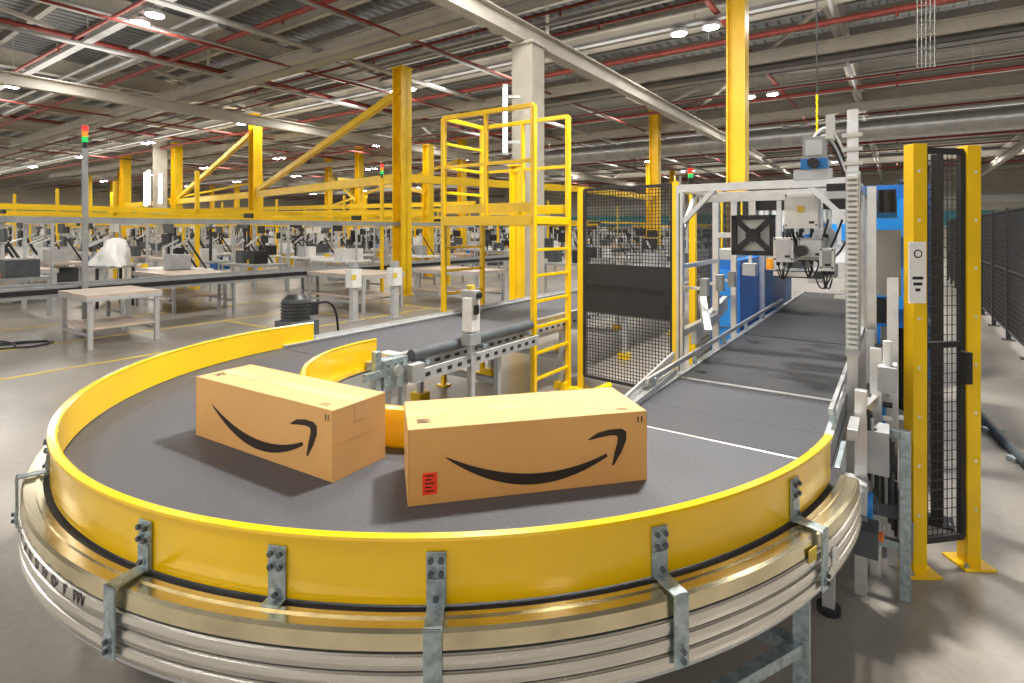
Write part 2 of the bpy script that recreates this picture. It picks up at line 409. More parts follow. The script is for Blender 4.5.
x.box(tx,cx-.055,1.1,.06,.02,.08,DARK); x.box(tx,cx,.86,.14,.10,.1,GREY); x.cyl((tx,cx-.05,1.22),(tx,cx-.10,1.22),.025,DARK,12)
x.box(tx,cx,1.28,.05,.05,.04,STAIN); x.box(tx,cx,.01,.16,.16,.02,ALUW); x.done(.006)
x=B('gear_motor')
a,c_=2.95,4.45
x.cyl((a,c_,.93),(a,c_,1.13),.12,DGREY,20)
for i in range(6): x.cyl((a,c_,.94+i*.03),(a,c_,.95+i*.03),.13,DARK,20)
x.cyl((a,c_,1.13),(a,c_,1.17),.11,DARK,20,.07); x.box(a,c_-.02,.86,.28,.26,.16,DGREY); x.box(a+.14,c_,1.03,.1,.14,.12,DARK)
x.bar((a,c_,0),(a,c_,.8),.1,.1,GALV); x.bar((a,c_,.8),(a,c_-.36,.75),.1,.1,GALV)
pts=[]
for i in range(12):
    q=i/11; pts.append((a+.2+.25*q,c_-.1*math.sin(q*3),1.05+.07*math.sin(q*3.14)-.35*q*q))
x.tube(pts,.012,DARK); x.done(.004)

# ---------------------------------------------------------------- parcels
def parcel(name,wx,wy,L,Wd_,H,ang,label):
    k=B(name,grid=False,loc=(wx,wy,HB+.001),rot=ang)
    k.bb(0,L,0,Wd_,0,H,CARD)
    k.bb(.002,L-.002,Wd_/2-.001,Wd_/2+.001,H,H+.0012,CARDD)
    k.bb(0,L,Wd_/2-.03,Wd_/2+.03,H,H+.0008,TAPE)
    for xx in(-.0008,L): k.bb(xx,xx+.0008,Wd_/2-.03,Wd_/2+.03,H-.07,H,TAPE)
    for xx in(-.0005,L-.0003): k.bb(xx,xx+.0008,.0,Wd_,H*.5,H*.5+.0008,CARDD)
    k.bb(0,L,.0015,.003,H,H+.0006,CARDD); k.bb(0,L,Wd_-.003,Wd_-.0015,H,H+.0006,CARDD)
    for xx in(.002,L-.003): k.bb(xx,xx+.001,0,Wd_,H,H+.0006,CARDD)
    for xx in(.0008,L-.0018): k.bb(xx,xx+.001,-.0006,0,.003,H-.003,CARDD)
    yy=-.0012
    def strip(up,lo,m=INK):
        n=len(up); vs=[(p[0]*L,yy,p[1]*H) for p in up]+[(p[0]*L,yy,p[1]*H) for p in lo]
        k.add(vs,[(i,i+1,n+i+1,n+i) for i in range(n-1)],m)
    up=[];lo=[]
    for i in range(41):
        q=i/40; X=.145+.67*q
        h=.60*(1-q)*(1-2*q)+.195*4*q*(1-q)+.42*q*(2*q-1)
        th=.012+.155*math.sin(math.pi*min(1,q**.9*.93))**.9*(1-.15*q)
        up.append((X,h+th/2));lo.append((X+.006*q,h-th/2))
    strip(up,lo)
    o_=[(.735,.665),(.775,.745),(.83,.78),(.885,.775),(.905,.73),(.905,.61),(.885,.45),(.848,.26)]
    i_=[(.738,.65),(.785,.675),(.83,.692),(.858,.685),(.866,.66),(.864,.58),(.852,.45),(.840,.265)]
    strip(o_,i_)
    for q in(.955,.972): k.add([(q*L,yy,.86*H),(q*L+.006,yy,.86*H),(q*L+.006,yy,.93*H),(q*L,yy,.93*H)],[(0,1,2,3)],INK)
    k.add([(.95*L,yy,.845*H),(.982*L,yy,.845*H),(.982*L,yy,.852*H),(.95*L,yy,.852*H)],[(0,1,2,3)],INK)
    if label:
        k.bb(.055*L,.112*L,-.0016,-.0008,.13*H,.42*H,RED)
        for i in range(5): k.bb(.065*L,.10*L-.01*(i%2),-.0022,-.0016,(.17+.05*i)*H,(.188+.05*i)*H,INK)
    for i in range(4): k.bb(.04*L,.04*L+.05-.01*(i%2),.06+.012*i,.065+.012*i,H,H+.0012,INK)
    k.bb(.88*L,.93*L,.03,.034,H,H+.0012,INK); k.bb(.88*L,.93*L,.045,.049,H,H+.0012,INK)
    o=k.done(.0015); return o
parcel('cardboard_parcel',-.357,1.886,.893,.325,.262,13.2,True)
parcel('cardboard_parcel',-1.466,2.55,.93,.275,.270,-31.5,False)

# ---------------------------------------------------------------- scanner gantry
g=B('scanning_gantry')
tg=3.72; cl,cr=ec+HW+.065,ec-HW-.07
PW=.045
def P(p0,p1,w=PW,m=ALU): g.bar(p0,p1,w,w,m)
P((tg,cl,0),(tg,cl,2.05)); P((tg+.9,cl,0),(tg+.9,cl,2.05)); P((tg+.9,cr,0),(tg+.9,cr,2.0)); P((tg+1.5,cl,0),(tg+1.5,cl,2.05)); P((tg+1.5,cr,0),(tg+1.5,cr,2.05))
P((tg,cr,0),(tg,cr,2.44),.055); P((tg+.05,cr-.09,0),(tg+.05,cr-.09,2.0))
for p in((tg,cl),(tg,cr)): g.bb(p[0]-.024,p[0]-.022,p[1]-.004,p[1]+.004,.1,2.0,DGREY)
for z in(.3,.35,.02): P((tg,cr+.0,z),(tg+.9,cr,z),.03)
P((tg,cl,2.03),(tg,cr,2.03),.05); P((tg+.9,cl,2.03),(tg+.9,cr,2.03),.05); P((tg+1.5,cl,2.03),(tg+1.5,cr,2.03),.05)
P((tg,cl,2.03),(tg+1.5,cl,2.03)); P((tg,cr,2.03),(tg+1.5,cr,2.03))
P((tg,cl,1.7),(tg+.35,cl,2.01),.03); P((tg,cl,1.05),(tg+.9,cl,1.05)); P((tg,cr,1.05),(tg+.9,cr,1.05)); P((tg,cl,1.5),(tg+.9,cl,1.5),.03)
P((tg,cl-.02,1.8),(tg,cl-.22,2.01),.03); P((tg,cr+.02,1.8),(tg,cr+.22,2.01),.03)
P((tg+.45,cl,1.98),(tg+.45,cr,1.98),.05)
yy=cr-.005
g.bb(tg-.12,tg-.09,yy-.025,yy+.025,1.08,2.06,WHITE)
for i in range(33): g.bb(tg-.14,tg-.12,yy-.028,yy+.028,1.09+i*.0295,1.105+i*.0295,WHITE)
for i in range(32): g.bb(tg-.121,tg-.1195,yy-.02,yy+.02,1.106+i*.0295,1.118+i*.0295,GREY)
g.bb(tg-.09,tg-.03,yy-.035,yy+.035,1.04,2.08,ALUW)
def cab(t0,t1,c0,c1,z0,z1,m,inset=GREY,scr=False):
    g.bb(t0,t1,c0,c1,z0,z1,m); g.bb(t0-.004,t0,c0+.015,c1-.015,z0+.02,z1-.015,inset)
    for z in(z0+.02,z1-.01): g.bb(t0-.006,t0,c0+.005,c0+.015,z-.005,z+.005,DARK); g.bb(t0-.006,t0,c1-.015,c1-.005,z-.005,z+.005,DARK)
    g.bb(t0-.007,t0-.004,c0+.02,c0+.05,z0+.03,z0+.045,INK)
    if scr: g.bb(t0-.007,t0-.004,(c0+c1)/2-.03,(c0+c1)/2+.04,z0+(z1-z0)*.55,z1-.03,SCRN)
    for j in range(3):
        y=c0+(c1-c0)*(.2+.3*j); g.cyl((t0+.04,y,z0),(t0+.04,y,z0-.025),.012,DARK,8)
        pts=[(t0+.04,y,z0-.02)]
        for i in range(1,8): w_=i/7; pts.append((t0+.04+.12*w_,y+(.10-.07*j)*w_,z0-.02-.13*math.sin(w_*2.4)+.05*w_))
        g.tube(pts,.005,DARK,5)
cab(tg+.16,tg+.32,ec-.31,ec-.12,1.76,1.98,WHITE,WHITE)
g.bb(tg+.150,tg+.154,ec-.235,ec-.195,1.86,1.90,STAIN)
cab(tg+.25,tg+.4,ec-.16,ec-.04,1.54,1.70,WHITE,ALUW)
cab(tg+.2,tg+.4,ec-.34,ec-.19,1.56,1.70,GREY,ALUW)
cab(tg+.12,tg+.2,ec-.40,ec-.32,1.50,1.64,WHITE,GREY)
for (tt_,cc_,zz_,rr_) in((tg+.62,-.16,1.80,.08),(tg+.62,-.3,1.70,.07)):
    g.cyl((tt_,ec+cc_,zz_),(tt_+.08,ec+cc_,zz_),rr_,PAPER,24); g.cyl((tt_-.006,ec+cc_,zz_),(tt_+.086,ec+cc_,zz_),rr_*.35,DGREY,16); g.cyl((tt_-.008,ec+cc_,zz_),(tt_-.004,ec+cc_,zz_),rr_*1.1,ALUW,24)
    g.cyl((tt_-.012,ec+cc_,zz_),(tt_-.007,ec+cc_,zz_),rr_*.4,DARK,16)
g.bb(tg+.5,tg+.7,ec-.3,ec+.0,1.42,1.47,DGREY); g.bb(tg+.49,tg+.5,ec-.25,ec+.0,1.43,1.46,ALU)
for yy2 in(-.28,-.02): g.bar((tg+.6,ec+yy2,1.47),(tg+.6,ec+yy2,2.0),.03,.03,ALU)
g.cyl((tg+.2,ec-.22,1.62),(tg+.08,ec-.22,1.62),.035,DARK,12); g.cyl((tg+.25,ec-.02,1.56),(tg+.25,ec-.02,1.49),.022,LAMB,12)
for i,(yy2,zz) in enumerate([(-.3,1.45),(-.2,1.4),(-.05,1.50),(.30,1.42),(-.12,1.7),(-.1,1.46)]):
    g.box(tg+.98+.08*i,ec+yy2,zz,.12,.10,.10,[GREY,WHITE,DGREY,ALUW,BLUE2,GREY][i]); g.bar((tg+.98+.08*i,ec+yy2,zz),(tg+.98+.08*i,ec+yy2,2.0),.025,.025,ALU)
g.bb(tg-.06,tg+.06,ec-.38,ec-.24,2.11,2.17,BLUE2); g.bb(tg-.05,tg+.05,ec-.37,ec-.25,2.17,2.3,GREY); g.bb(tg-.04,tg+.04,ec-.40,ec-.2,2.05,2.11,ALUW)
g.bb(tg-.055,tg-.05,ec-.355,ec-.265,2.19,2.28,ALUW)
g.bb(tg-.03,tg+.07,cr+.02,cr+.13,1.98,2.02,DARK); g.cyl((tg-.06,ec-.31,2.14),(tg-.11,ec-.31,2.14),.03,DARK,12)
for zz in(2.12,2.2,2.28): g.bb(tg-.06,tg-.03,cr-.05,cr+.05,zz,zz+.02,WHITE)
g.bb(tg-.05,tg+.05,ec-.41,ec-.37,2.28,2.42,WHITE)
for q in range(4):
    pts=[]
    for i in range(9): w_=i/8; pts.append((tg+.0+.05*q,ec-.30-.16*w_,2.3+.10*math.sin(w_*3.14)-(.1+.05*q)*w_))
    g.tube(pts,.007,DARK if q%2 else WHITE,6)
# black square fan frame with X bracing
fx,fy,fz=tg+.80,ec+.20,1.71; F=.155
g.bb(fx+.055,fx+.062,fy-F,fy+F,fz-F,fz+F,WHITE)
g.bb(fx,fx+.05,fy-F,fy+F,fz-F,fz-F+.035,BLK);g.bb(fx,fx+.05,fy-F,fy+F,fz+F-.035,fz+F,BLK)
g.bb(fx,fx+.05,fy-F,fy-F+.035,fz-F,fz+F,BLK);g.bb(fx,fx+.05,fy+F-.035,fy+F,fz-F,fz+F,BLK)
g.bar((fx+.02,fy-.13,fz-.13),(fx+.02,fy+.13,fz+.13),.03,.04,BLK);g.bar((fx+.02,fy+.13,fz-.13),(fx+.02,fy-.13,fz+.13),.03,.04,BLK)
g.cyl((fx-.005,fy,fz),(fx+.05,fy,fz),.05,BLK,16); g.bar((fx+.03,fy,fz+F),(fx+.03,fy,2.01),.04,.04,ALU); g.bar((fx+.03,fy+F,fz),(fx+.03,cl,fz),.04,.04,ALU)
g.cyl((tg,cl,2.05),(tg,cl,2.12),.01,GREY,8);g.cyl((tg,cl-.07,2.06),(tg,cl-.07,2.10),.018,DARK,12);g.cyl((tg,cl-.07,2.10),(tg,cl-.07,2.13),.018,LGRN,12);g.cyl((tg,cl-.07,2.13),(tg,cl-.07,2.165),.018,LRED,12)
for t in(tg+.1,tg+.5,tg+.85):
    g.bar((t,cl,1.35),(t,cl-.14,1.35),.02,.02,ALU); g.bb(t-.03,t+.03,cl-.16,cl-.11,1.3,1.42,GREY)
    g.bar((t,cr,1.35),(t,cr+.1,1.35),.02,.02,ALU)
g.bar((tg+.5,cl,1.25),(tg+.3,cl-.1,1.02),.05,.06,ALUW); g.bar((tg+1.4,cl+.05,1.1),(tg+.3,cl-.0,.98),.04,.12,ALUW)
g.box(tg+.45,cr-.15,1.55,.25,.16,.4,GREY); g.box(tg+.4,cr-.26,1.62,.2,.06,.18,BLUE); g.box(tg+.43,cr-.12,1.25,.2,.1,.14,DARK)
g.cyl((tg+.1,cr-.16,1.85),(tg+.1,cr-.16,1.98),.045,DARK,14); g.box(tg+.3,cr-.14,1.88,.2,.14,.12,BLUE2)
for q in range(6):
    pts=[(tg+.25,ec-.2+q*.02,1.74)]
    for i in range(8): w_=i/7; pts.append((tg+.25+.2*w_,ec-.2+q*.02-(.30-.06*q)*w_,1.72-.22*math.sin(w_*3.14)+.1*w_))
    g.tube(pts,.007,DARK,6)
g.bb(tg+.86,tg+.88,cr,cl-.3,1.9,1.99,BLK)
g.done(.0015)

d=B('conveyor_drive_cabinet')
y0=cr-.07
d.bar((3.05,y0,.05),(3.05,y0,1.0),.05,.05,ALU); d.bar((3.35,y0-.05,.0),(3.35,y0-.05,1.15),.05,.05,ALU); d.bar((3.2,y0-.17,0),(3.2,y0-.17,.80),.045,.045,GALV)
d.bar((3.05,y0,.9),(3.35,y0-.05,.9),.04,.04,ALU);d.bar((3.2,y0-.17,.78),(3.2,y0,.78),.04,.04,GALV);d.bar((3.2,y0-.17,.25),(3.2,y0+.05,.25),.04,.04,GALV)
d.bar((3.5,y0-.12,0),(3.5,y0-.12,1.5),.05,.05,ALU); d.bar((3.62,y0-.02,0),(3.62,y0-.02,1.2),.04,.04,ALUW)
d.box(3.12,y0-.04,.72,.16,.14,.2,GREY); d.box(3.1,y0-.12,.73,.06,.02,.1,DARK)
d.box(2.95,y0+.02,.55,.2,.10,.1,ALUW); d.cyl((2.98,y0+.03,.50),(2.98,y0-.05,.50),.055,BLUE2,18); d.cyl((2.98,y0-.05,.50),(2.98,y0-.07,.50),.035,DGREY,18)
d.box(3.0,y0-.02,.34,.14,.10,.12,DGREY); d.box(3.0,y0-.08,.36,.04,.02,.03,ORANGE); d.box(3.3,y0-.09,.5,.12,.1,.3,DGREY)
d.box(3.32,y0-.1,1.02,.16,.08,.12,GREY); d.cyl((3.3,y0-.1,1.08),(3.3,y0-.1,1.2),.02,WHITE,10)
d.box(2.75,y0+.06,.73,.34,.02,.12,GALV); d.box(2.65,y0+.04,.66,.1,.05,.06,ORANGE); d.box(2.9,y0+.02,.86,.2,.04,.05,ALU)
d.box(3.4,y0-.02,.88,.3,.03,.08,DARK); d.box(3.55,y0-.07,1.05,.1,.06,.16,DGREY); d.box(3.5,y0-.06,.72,.08,.06,.2,BLUE2)
for q in range(14):
    pts=[]
    for i in range(10): w_=i/9; pts.append((3.02+(.3+.03*q)*w_+.02*q,y0-.03-.013*q,.92-.33*math.sin(w_*3.14)-.045*q-.1*w_))
    d.tube(pts,.008,[DARK,GREY,DARK,DGREY][q%4],6)
for q in range(8): d.cyl((3.35,y0-.08,.45+.07*q),(3.35,y0-.12,.45+.07*q),.014,WHITE if q%2 else DARK,8)
d.done(.002)

m=B('labelling_machine')
t=7.6
m.bb(t,t+1.8,ec+.62,ec+1.0,.1,1.75,BLUE); m.bb(t-.02,t,ec+.68,ec+.96,.5,1.6,BLUE2)
m.bb(t,t+1.8,ec-1.1,ec-.52,.1,2.1,BLUE); m.bb(t-.02,t,ec-1.0,ec-.60,.3,1.9,BLUE2)
m.bb(t+.2,t+1.8,ec-.52,ec+.62,1.7,2.0,GREY)
m.bb(t-.3,t+.1,ec-.35,ec+.35,1.6,1.85,GREY); m.bb(t-.31,t-.3,ec-.3,ec+.0,1.63,1.82,BLUE2); m.bar((t-.3,ec-.6,2.05),(t-.3,ec+.6,2.05),.05,.05,ALU); m.bar((t-.3,ec-.6,0),(t-.3,ec-.6,2.05),.05,.05,ALU); m.bar((t-.3,ec+.6,0),(t-.3,ec+.6,2.05),.05,.05,ALU)
m.bb(t-.35,t-.1,ec-.8,ec-.62,1.4,1.75,WHITE)
m.bb(5.6,6.5,ec+.53,ec+.80,.1,1.46,BLUE); m.bb(5.58,5.6,ec+.57,ec+.76,.4,1.36,BLUE2)
for z in(.5,.8,1.1): m.bb(5.576,5.58,ec+.57,ec+.76,z,z+.01,DGREY)
m.bb(5.6,6.2,ec+.60,ec+.78,1.46,1.56,GREY)
m.bb(6.7,7.4,ec+.53,ec+.80,.1,1.65,BLUE2); m.bb(6.72,7.2,ec+.3,ec+.53,1.3,1.6,GREY)
m.bb(5.5,6.4,ec-.98,ec-.48,.95,2.12,BLUE); m.bb(5.48,5.5,ec-.9,ec-.54,1.1,2.0,BLUE2); m.bb(5.47,5.48,ec-.75,ec-.6,1.5,1.7,DARK); m.bb(5.465,5.47,ec-.74,ec-.61,1.55,1.68,SCRN)
m.bb(5.5,6.4,ec-.95,ec-.62,.0,.2,GREY);m.bb(5.55,5.6,ec-.9,ec-.85,.2,.95,GREY);m.bb(6.3,6.35,ec-.9,ec-.85,.2,.95,GREY);m.bb(5.55,5.6,ec-.65,ec-.6,.2,.95,GREY)
for i in range(5): m.bb(t-.022,t-.02,ec-.95,ec-.7,.4+i*.06,.42+i*.06,DARK)
for (tt_,cc_,zz_,mm) in((6.9,-.2,1.5,WHITE),(7.1,.1,1.35,GREY),(8.6,.3,1.5,ORANGE),(8.3,-.3,1.3,WHITE),(6.6,.2,1.7,DGREY),(7.0,.35,1.75,ALUW)):
    m.box(tt_,ec+cc_,zz_,.2,.18,.2,mm); m.bar((tt_,ec+cc_,zz_),(tt_,ec+cc_,2.05),.04,.04,ALU)
m.bar((6.6,ec,2.05),(8.6,ec,2.05),.05,.05,ALU); m.bar((6.6,ec-.6,2.05),(6.6,ec+.6,2.05),.05,.05,ALU);m.bar((6.6,ec-.6,0),(6.6,ec-.6,2.05),.05,.05,ALU);m.bar((6.6,ec+.52,0),(6.6,ec+.52,2.05),.05,.05,ALU)
m.done(.004)

# ---------------------------------------------------------------- fences
def fence(name,p0,p1,H,posts,grid=True,postm=YEL2,solid=None,mx=.04,mz=.05,fm=BLK,z0=.15,pw=.06,wt=.0035):
    k=B(name,grid=grid)
    a=Vector((*p0,0));b_=Vector((*p1,0));dv=b_-a;L=dv.length;dv.normalize()
    for q in posts:
        c=a+dv*(q*L); k.bar((c.x,c.y,0),(c.x,c.y,H),pw,pw,postm)
        k.box(c.x,c.y,.006,.16,.16,.012,postm)
        for sx in(-.06,.06): k.cyl((c.x+sx,c.y+sx,.01),(c.x+sx,c.y+sx,.03),.01,GALV,6)
    ps=sorted(posts)
    for i in range(len(ps)-1):
        s0=ps[i]*L+.045;s1=ps[i+1]*L-.045
        A=a+dv*s0;Bq=a+dv*s1;zt=H-.03
        for z in(z0,zt,(z0+zt)*.5): k.bar((A.x,A.y,z),(Bq.x,Bq.y,z),.03,.03,fm)
        for c in(A,Bq): k.bar((c.x,c.y,z0),(c.x,c.y,zt),.03,.03,fm)
        n=int((s1-s0)/mx)
        for j in range(1,n):
            c=A+dv*((s1-s0)*j/n); k.bar((c.x,c.y,z0),(c.x,c.y,zt),wt,wt,fm)
        n=int((zt-z0)/mz)
        for j in range(1,n):
            z=z0+(zt-z0)*j/n; k.bar((A.x,A.y,z),(Bq.x,Bq.y,z),wt,wt,fm)
        if solid:
            k.bar((A.x,A.y,(solid[0]+solid[1])/2),(Bq.x,Bq.y,(solid[0]+solid[1])/2),.012,solid[1]-solid[0],fm)
    return k
k=fence('safety_fence',(5.42,2.86),(5.3,1.76),2.22,[0,1],solid=(.86,1.38),mx=.035,mz=.035,wt=.006)
k.box(5.31,1.84,1.1,.06,.05,.2,DARK); k.done()
k=fence('safety_fence',(5.5,1.66),(8.8,1.76),2.2,[0,.35,.7,1],wt=.006); k.done()
k=fence('safety_fence',(8.5,-1.45),(24.5,-1.45),2.1,[i/10 for i in range(11)],postm=BLK,mx=.06,mz=.08,wt=.007); k.done()
k=fence('safety_fence',(24,-1.6),(24,-14),2.1,[i/8 for i in range(9)],mx=.1,mz=.1,wt=.006); k.done()
k=fence('safety_gate',(2.075,2.83),(2.40,2.89),2.19,[0,1],grid=False,mx=.03,mz=.05,pw=.07)
k.bb(2.005,2.09,2.775,2.783,1.38,1.69,PAPER)
k.cyl((2.048,2.774,1.63),(2.048,2.776,1.63),.022,INK,16); k.cyl((2.048,2.772,1.63),(2.048,2.7745,1.63),.015,PAPER,16)
k.bb(2.02,2.075,2.7735,2.775,1.50,1.515,INK);k.bb(2.025,2.07,2.7735,2.775,1.47,1.485,INK);k.bb(2.035,2.06,2.7735,2.775,1.44,1.455,INK)
k.box(2.31,2.80,1.05,.03,.05,.16,DARK)
for z in [.3+.25*i for i in range(8)]:
    k.cyl((2.068,2.792,z),(2.068,2.795,z),.008,WHITE,8); k.cyl((2.408,2.853,z),(2.408,2.856,z),.008,WHITE,8)
k.done(.001)
k=fence('safety_fence',G(2.55,3.30),G(3.4,4.8),2.2,[0,.5,1],postm=BLK,mx=.04,mz=.05); k.done()
k=B('floor_conduit',grid=False); k.cyl((4.55,5.5,.04),(3.75,4.0,.04),.035,DGREY,10)
for q in(.1,.5,.9): k.box(4.55-.8*q,5.5-1.5*q,.02,.14,.08,.04,GALV)
k.done()

# ---------------------------------------------------------------- crossover ladder
l=B('crossover_ladder_platform')
ta,tb=4.62,5.32; ca,cb=2.97,4.17
zp=1.90;zt=3.0
for t in(ta,tb):
    for c in(ca,cb): l.bar((t,c,0),(t,c,zt),.05,.05,YEL); l.box(t,c,.01,.12,.12,.02,YEL)
    l.bar((t,ca,zt),(t,cb,zt),.045,.045,YEL); l.bar((t,ca,zp+.55),(t,cb,zp+.55),.035,.035,YEL); l.bar((t,ca,zp+.08),(t,cb,zp+.08),.01,.1,YEL)
    l.bar((t,ca,zp-.05),(t,cb,zp-.05),.05,.10,YEL)
    l.bar((t,(ca+cb)/2,zp),(t,(ca+cb)/2,zt),.04,.04,YEL)
for c in(ca,cb):
    l.bar((ta,c,zp-.05),(tb,c,zp-.05),.05,.08,YEL)
    z=.25
    while z<zp-.15: l.bar((ta,c,z),(tb,c,z),.03,.03,YEL); z+=.26
l.bar((ta,cb,zt),(tb,cb,zt),.045,.045,YEL); 
for z in(zp+.27,zp+.55,zp+.82): l.bar((ta,cb,z),(tb,cb,z),.03,.03,YEL)
l.bb(ta,tb,ca,cb,zp-.03,zp,DGREY)
l.done(.003)

# ---------------------------------------------------------------- columns
def column(x,y,w=.48,h=7.2,m=YEL2):
    tt,cc=G(x,y)
    k=B('steel_column',loc=(tt,cc,0),rot=0)
    k.bb(-w/2,w/2,-w/2,-w/2+.03,0,h,m);k.bb(-w/2,w/2,w/2-.03,w/2,0,h,m);k.bb(-.02,.02,-w/2,w/2,0,h,m)
    k.bb(-w*.7,w*.7,-w*.7,w*.7,0,.03,m)
    k.bb(-w*.6,w*.6,-w*.6,w*.6,h-.03,h,m); k.done()
column(-2.96,14.8,.36,6.1);column(-11.2,24,.40,6.8);column(4.1,10,.32);column(-19.5,32,.45,6.8);column(-26,37,.5,6.8)
column(-3.2,21,.3,5.0);column(6.5,25,.4)
for (x,y) in((-22,48),(-14,42),(-32,45),(-40,52),(-30,60),(-8,50),(-18,62),(2,45),(10,40),(-45,62),(-10,36),(-3,33),(14,48),(-26,55),(-36,66),(-50,75),(-20,75)): column(x,y,.4)
k=B('concrete_column',grid=False,loc=(.30,10.2,0),rot=55); k.bb(-.22,.22,-.22,.22,0,5.17,CONC); k.bb(-.27,.27,-.27,.27,5.12,5.18,CEILB)
k.done(.01)
column(.09,9.75,.2,2.9)
k=B('led_strip_lamp',grid=False); k.cyl((-.12,9.6,3.1),(-.12,9.6,4.25),.03,TUBE,10); k.box(-.12,9.65,3.68,.09,.05,1.25,GREY)
for zz in(3.08,4.27): k.box(-.12,9.6,zz,.07,.08,.04,GREY)
k.box(0,9.72,3.3,.3,.04,.05,GREY); k.box(0,9.72,4.1,.3,.04,.05,GREY)
k.done()
for (x,y,h) in((-20.5,31,1.9),(-19.2,30,1.6),(-22,33,2.0)):
    k=B('led_strip_lamp',grid=False); k.cyl((x,y,3.2),(x,y,3.2+h),.07,TUBE,8); k.box(x,y+.1,3.2+h/2,.2,.05,h+.1,GREY); k.done()
k=B('concrete_column',grid=False,loc=(-20.8,32.5,0),rot=35); k.bb(-.35,.35,-.35,.35,0,7,CONC); k.done()
k=B('column_bracing',grid=False)
def W3(a,z): return (a[0],a[1],z)
A=(-2.96,14.8);Bb=(-11.2,24);Cc=(-19.5,32);Dd=(-26,37)
k.bar(W3(A,3.15),W3(Bb,3.3),.15,.26,YEL2);k.bar(W3(Bb,3.3),W3(Cc,3.4),.15,.28,YEL2);k.bar(W3(Cc,3.4),W3(Dd,3.4),.15,.28,YEL2)
k.bar(W3(Bb,3.4),W3(A,5.5),.18,.18,YEL2);k.bar(W3(Cc,3.5),W3(Bb,6.1),.2,.2,YEL2)
k.bar(W3(Bb,2.4),(-3.2,21,2.4),.1,.2,YEL2); k.bar((-3.2,21,3.2),(-11,35,5),.15,.15,YEL2)
k.bar((-30,44,3.2),(-2,30,3.2),.15,.25,YEL2);k.bar((-40,55,3.2),(0,38,3.2),.15,.25,YEL2)
k.bar((-32,45,3.5),(-22,48,6),.15,.15,YEL2);k.bar((-14,42,3.5),(-3,33,6),.15,.15,YEL2);k.bar((-10,36,3.5),(-14,42,6),.15,.15,YEL2)
k.bar(W3(A,3.15),(2.4,19.5,3.2),.12,.22,YEL2);k.bar((2.4,19.5,3.2),(6.5,25,3.2),.12,.22,YEL2)
k.done()

# ---------------------------------------------------------------- line conveyor with overhead rail
k=B('line_conveyor')
c=11.5
k.bb(-6,34,c-.3,c+.3,.72,.78,DGREY)
for y in(c-.33,c+.33): k.bb(-6,34,y-.03,y+.03,.66,.84,GREY)
for y in(c-.37,): k.bb(-6,34,y-.01,y+.01,.72,.80,DARK)
for i in range(21):
    t=-6+i*2
    for y in(c-.3,c+.3): k.bar((t,y,0),(t,y,.7),.05,.05,GREY)
    k.bar((t,c-.3,.3),(t,c+.3,.3),.04,.04,GREY)
k.done()
k=B('cable_duct_rail')
k.bar((-6,11,1.91),(12.5,11,1.91),.10,.10,GREY); k.bar((-6,11,1.98),(12.5,11,1.98),.06,.03,YEL2)
for t in(-2,3.4,9.8,12.4): k.bar((t,11,0),(t,11,3.1 if t in(3.4,9.8) else 2.0),.07,.07,GREY if t<9 else YEL2); k.box(t,11,.02,.2,.2,.04,GREY)
for t in(3.4,9.8):
    k.cyl((t,11,3.1),(t,11,3.2),.03,DARK,10);k.cyl((t,11,3.2),(t,11,3.29),.045,LGRN,12);k.cyl((t,11,3.29),(t,11,3.38),.045,LAMB,12);k.cyl((t,11,3.38),(t,11,3.47),.045,LRED,12)
k.done()
for (x,y) in((-3.05,10.6),(-2.35,11.0)):
    tt,cc=G(x,y); k=B('control_pedestal',loc=(tt,cc,0),rot=0); k.bar((0,0,0),(0,0,.7),.12,.12,ALUW); k.box(0,0,.82,.22,.2,.36,WHITE); k.box(0,0,1.06,.14,.12,.14,GREY); k.box(0,0,.01,.3,.3,.02,GREY);k.box(-.08,-.1,.85,.1,.02,.1,STAIN); k.done(.005)

def table(x,y,L=1.7,Wt=.85,H=.8):
    tt,cc=G(x,y); k=B('work_table',loc=(tt,cc,0),rot=0)
    k.bb(-L/2,L/2,-Wt/2,Wt/2,H-.04,H,WOOD); k.bb(-L/2,L/2,-Wt/2,Wt/2,H-.10,H-.04,ALUW)
    for a in(-1,1):
        for b_ in(-1,1): k.bar((a*(L/2-.06),b_*(Wt/2-.06),0),(a*(L/2-.06),b_*(Wt/2-.06),H-.1),.06,.06,ALUW)
        k.bar((a*(L/2-.06),-Wt/2+.06,.2),(a*(L/2-.06),Wt/2-.06,.2),.04,.04,ALUW)
    k.bb(-L/2+.06,L/2-.06,-Wt/2+.06,Wt/2-.06,.28,.31,WOOD)
    k.done(.003)
table(-6.35,8.7,1.0,1.2,.8)
for p in((-7.6,12.6),(-3.6,12.6),(-1.3,13.5),(-12.3,13.6),(-14.5,16)): table(*p,1.2,2.0,.8)

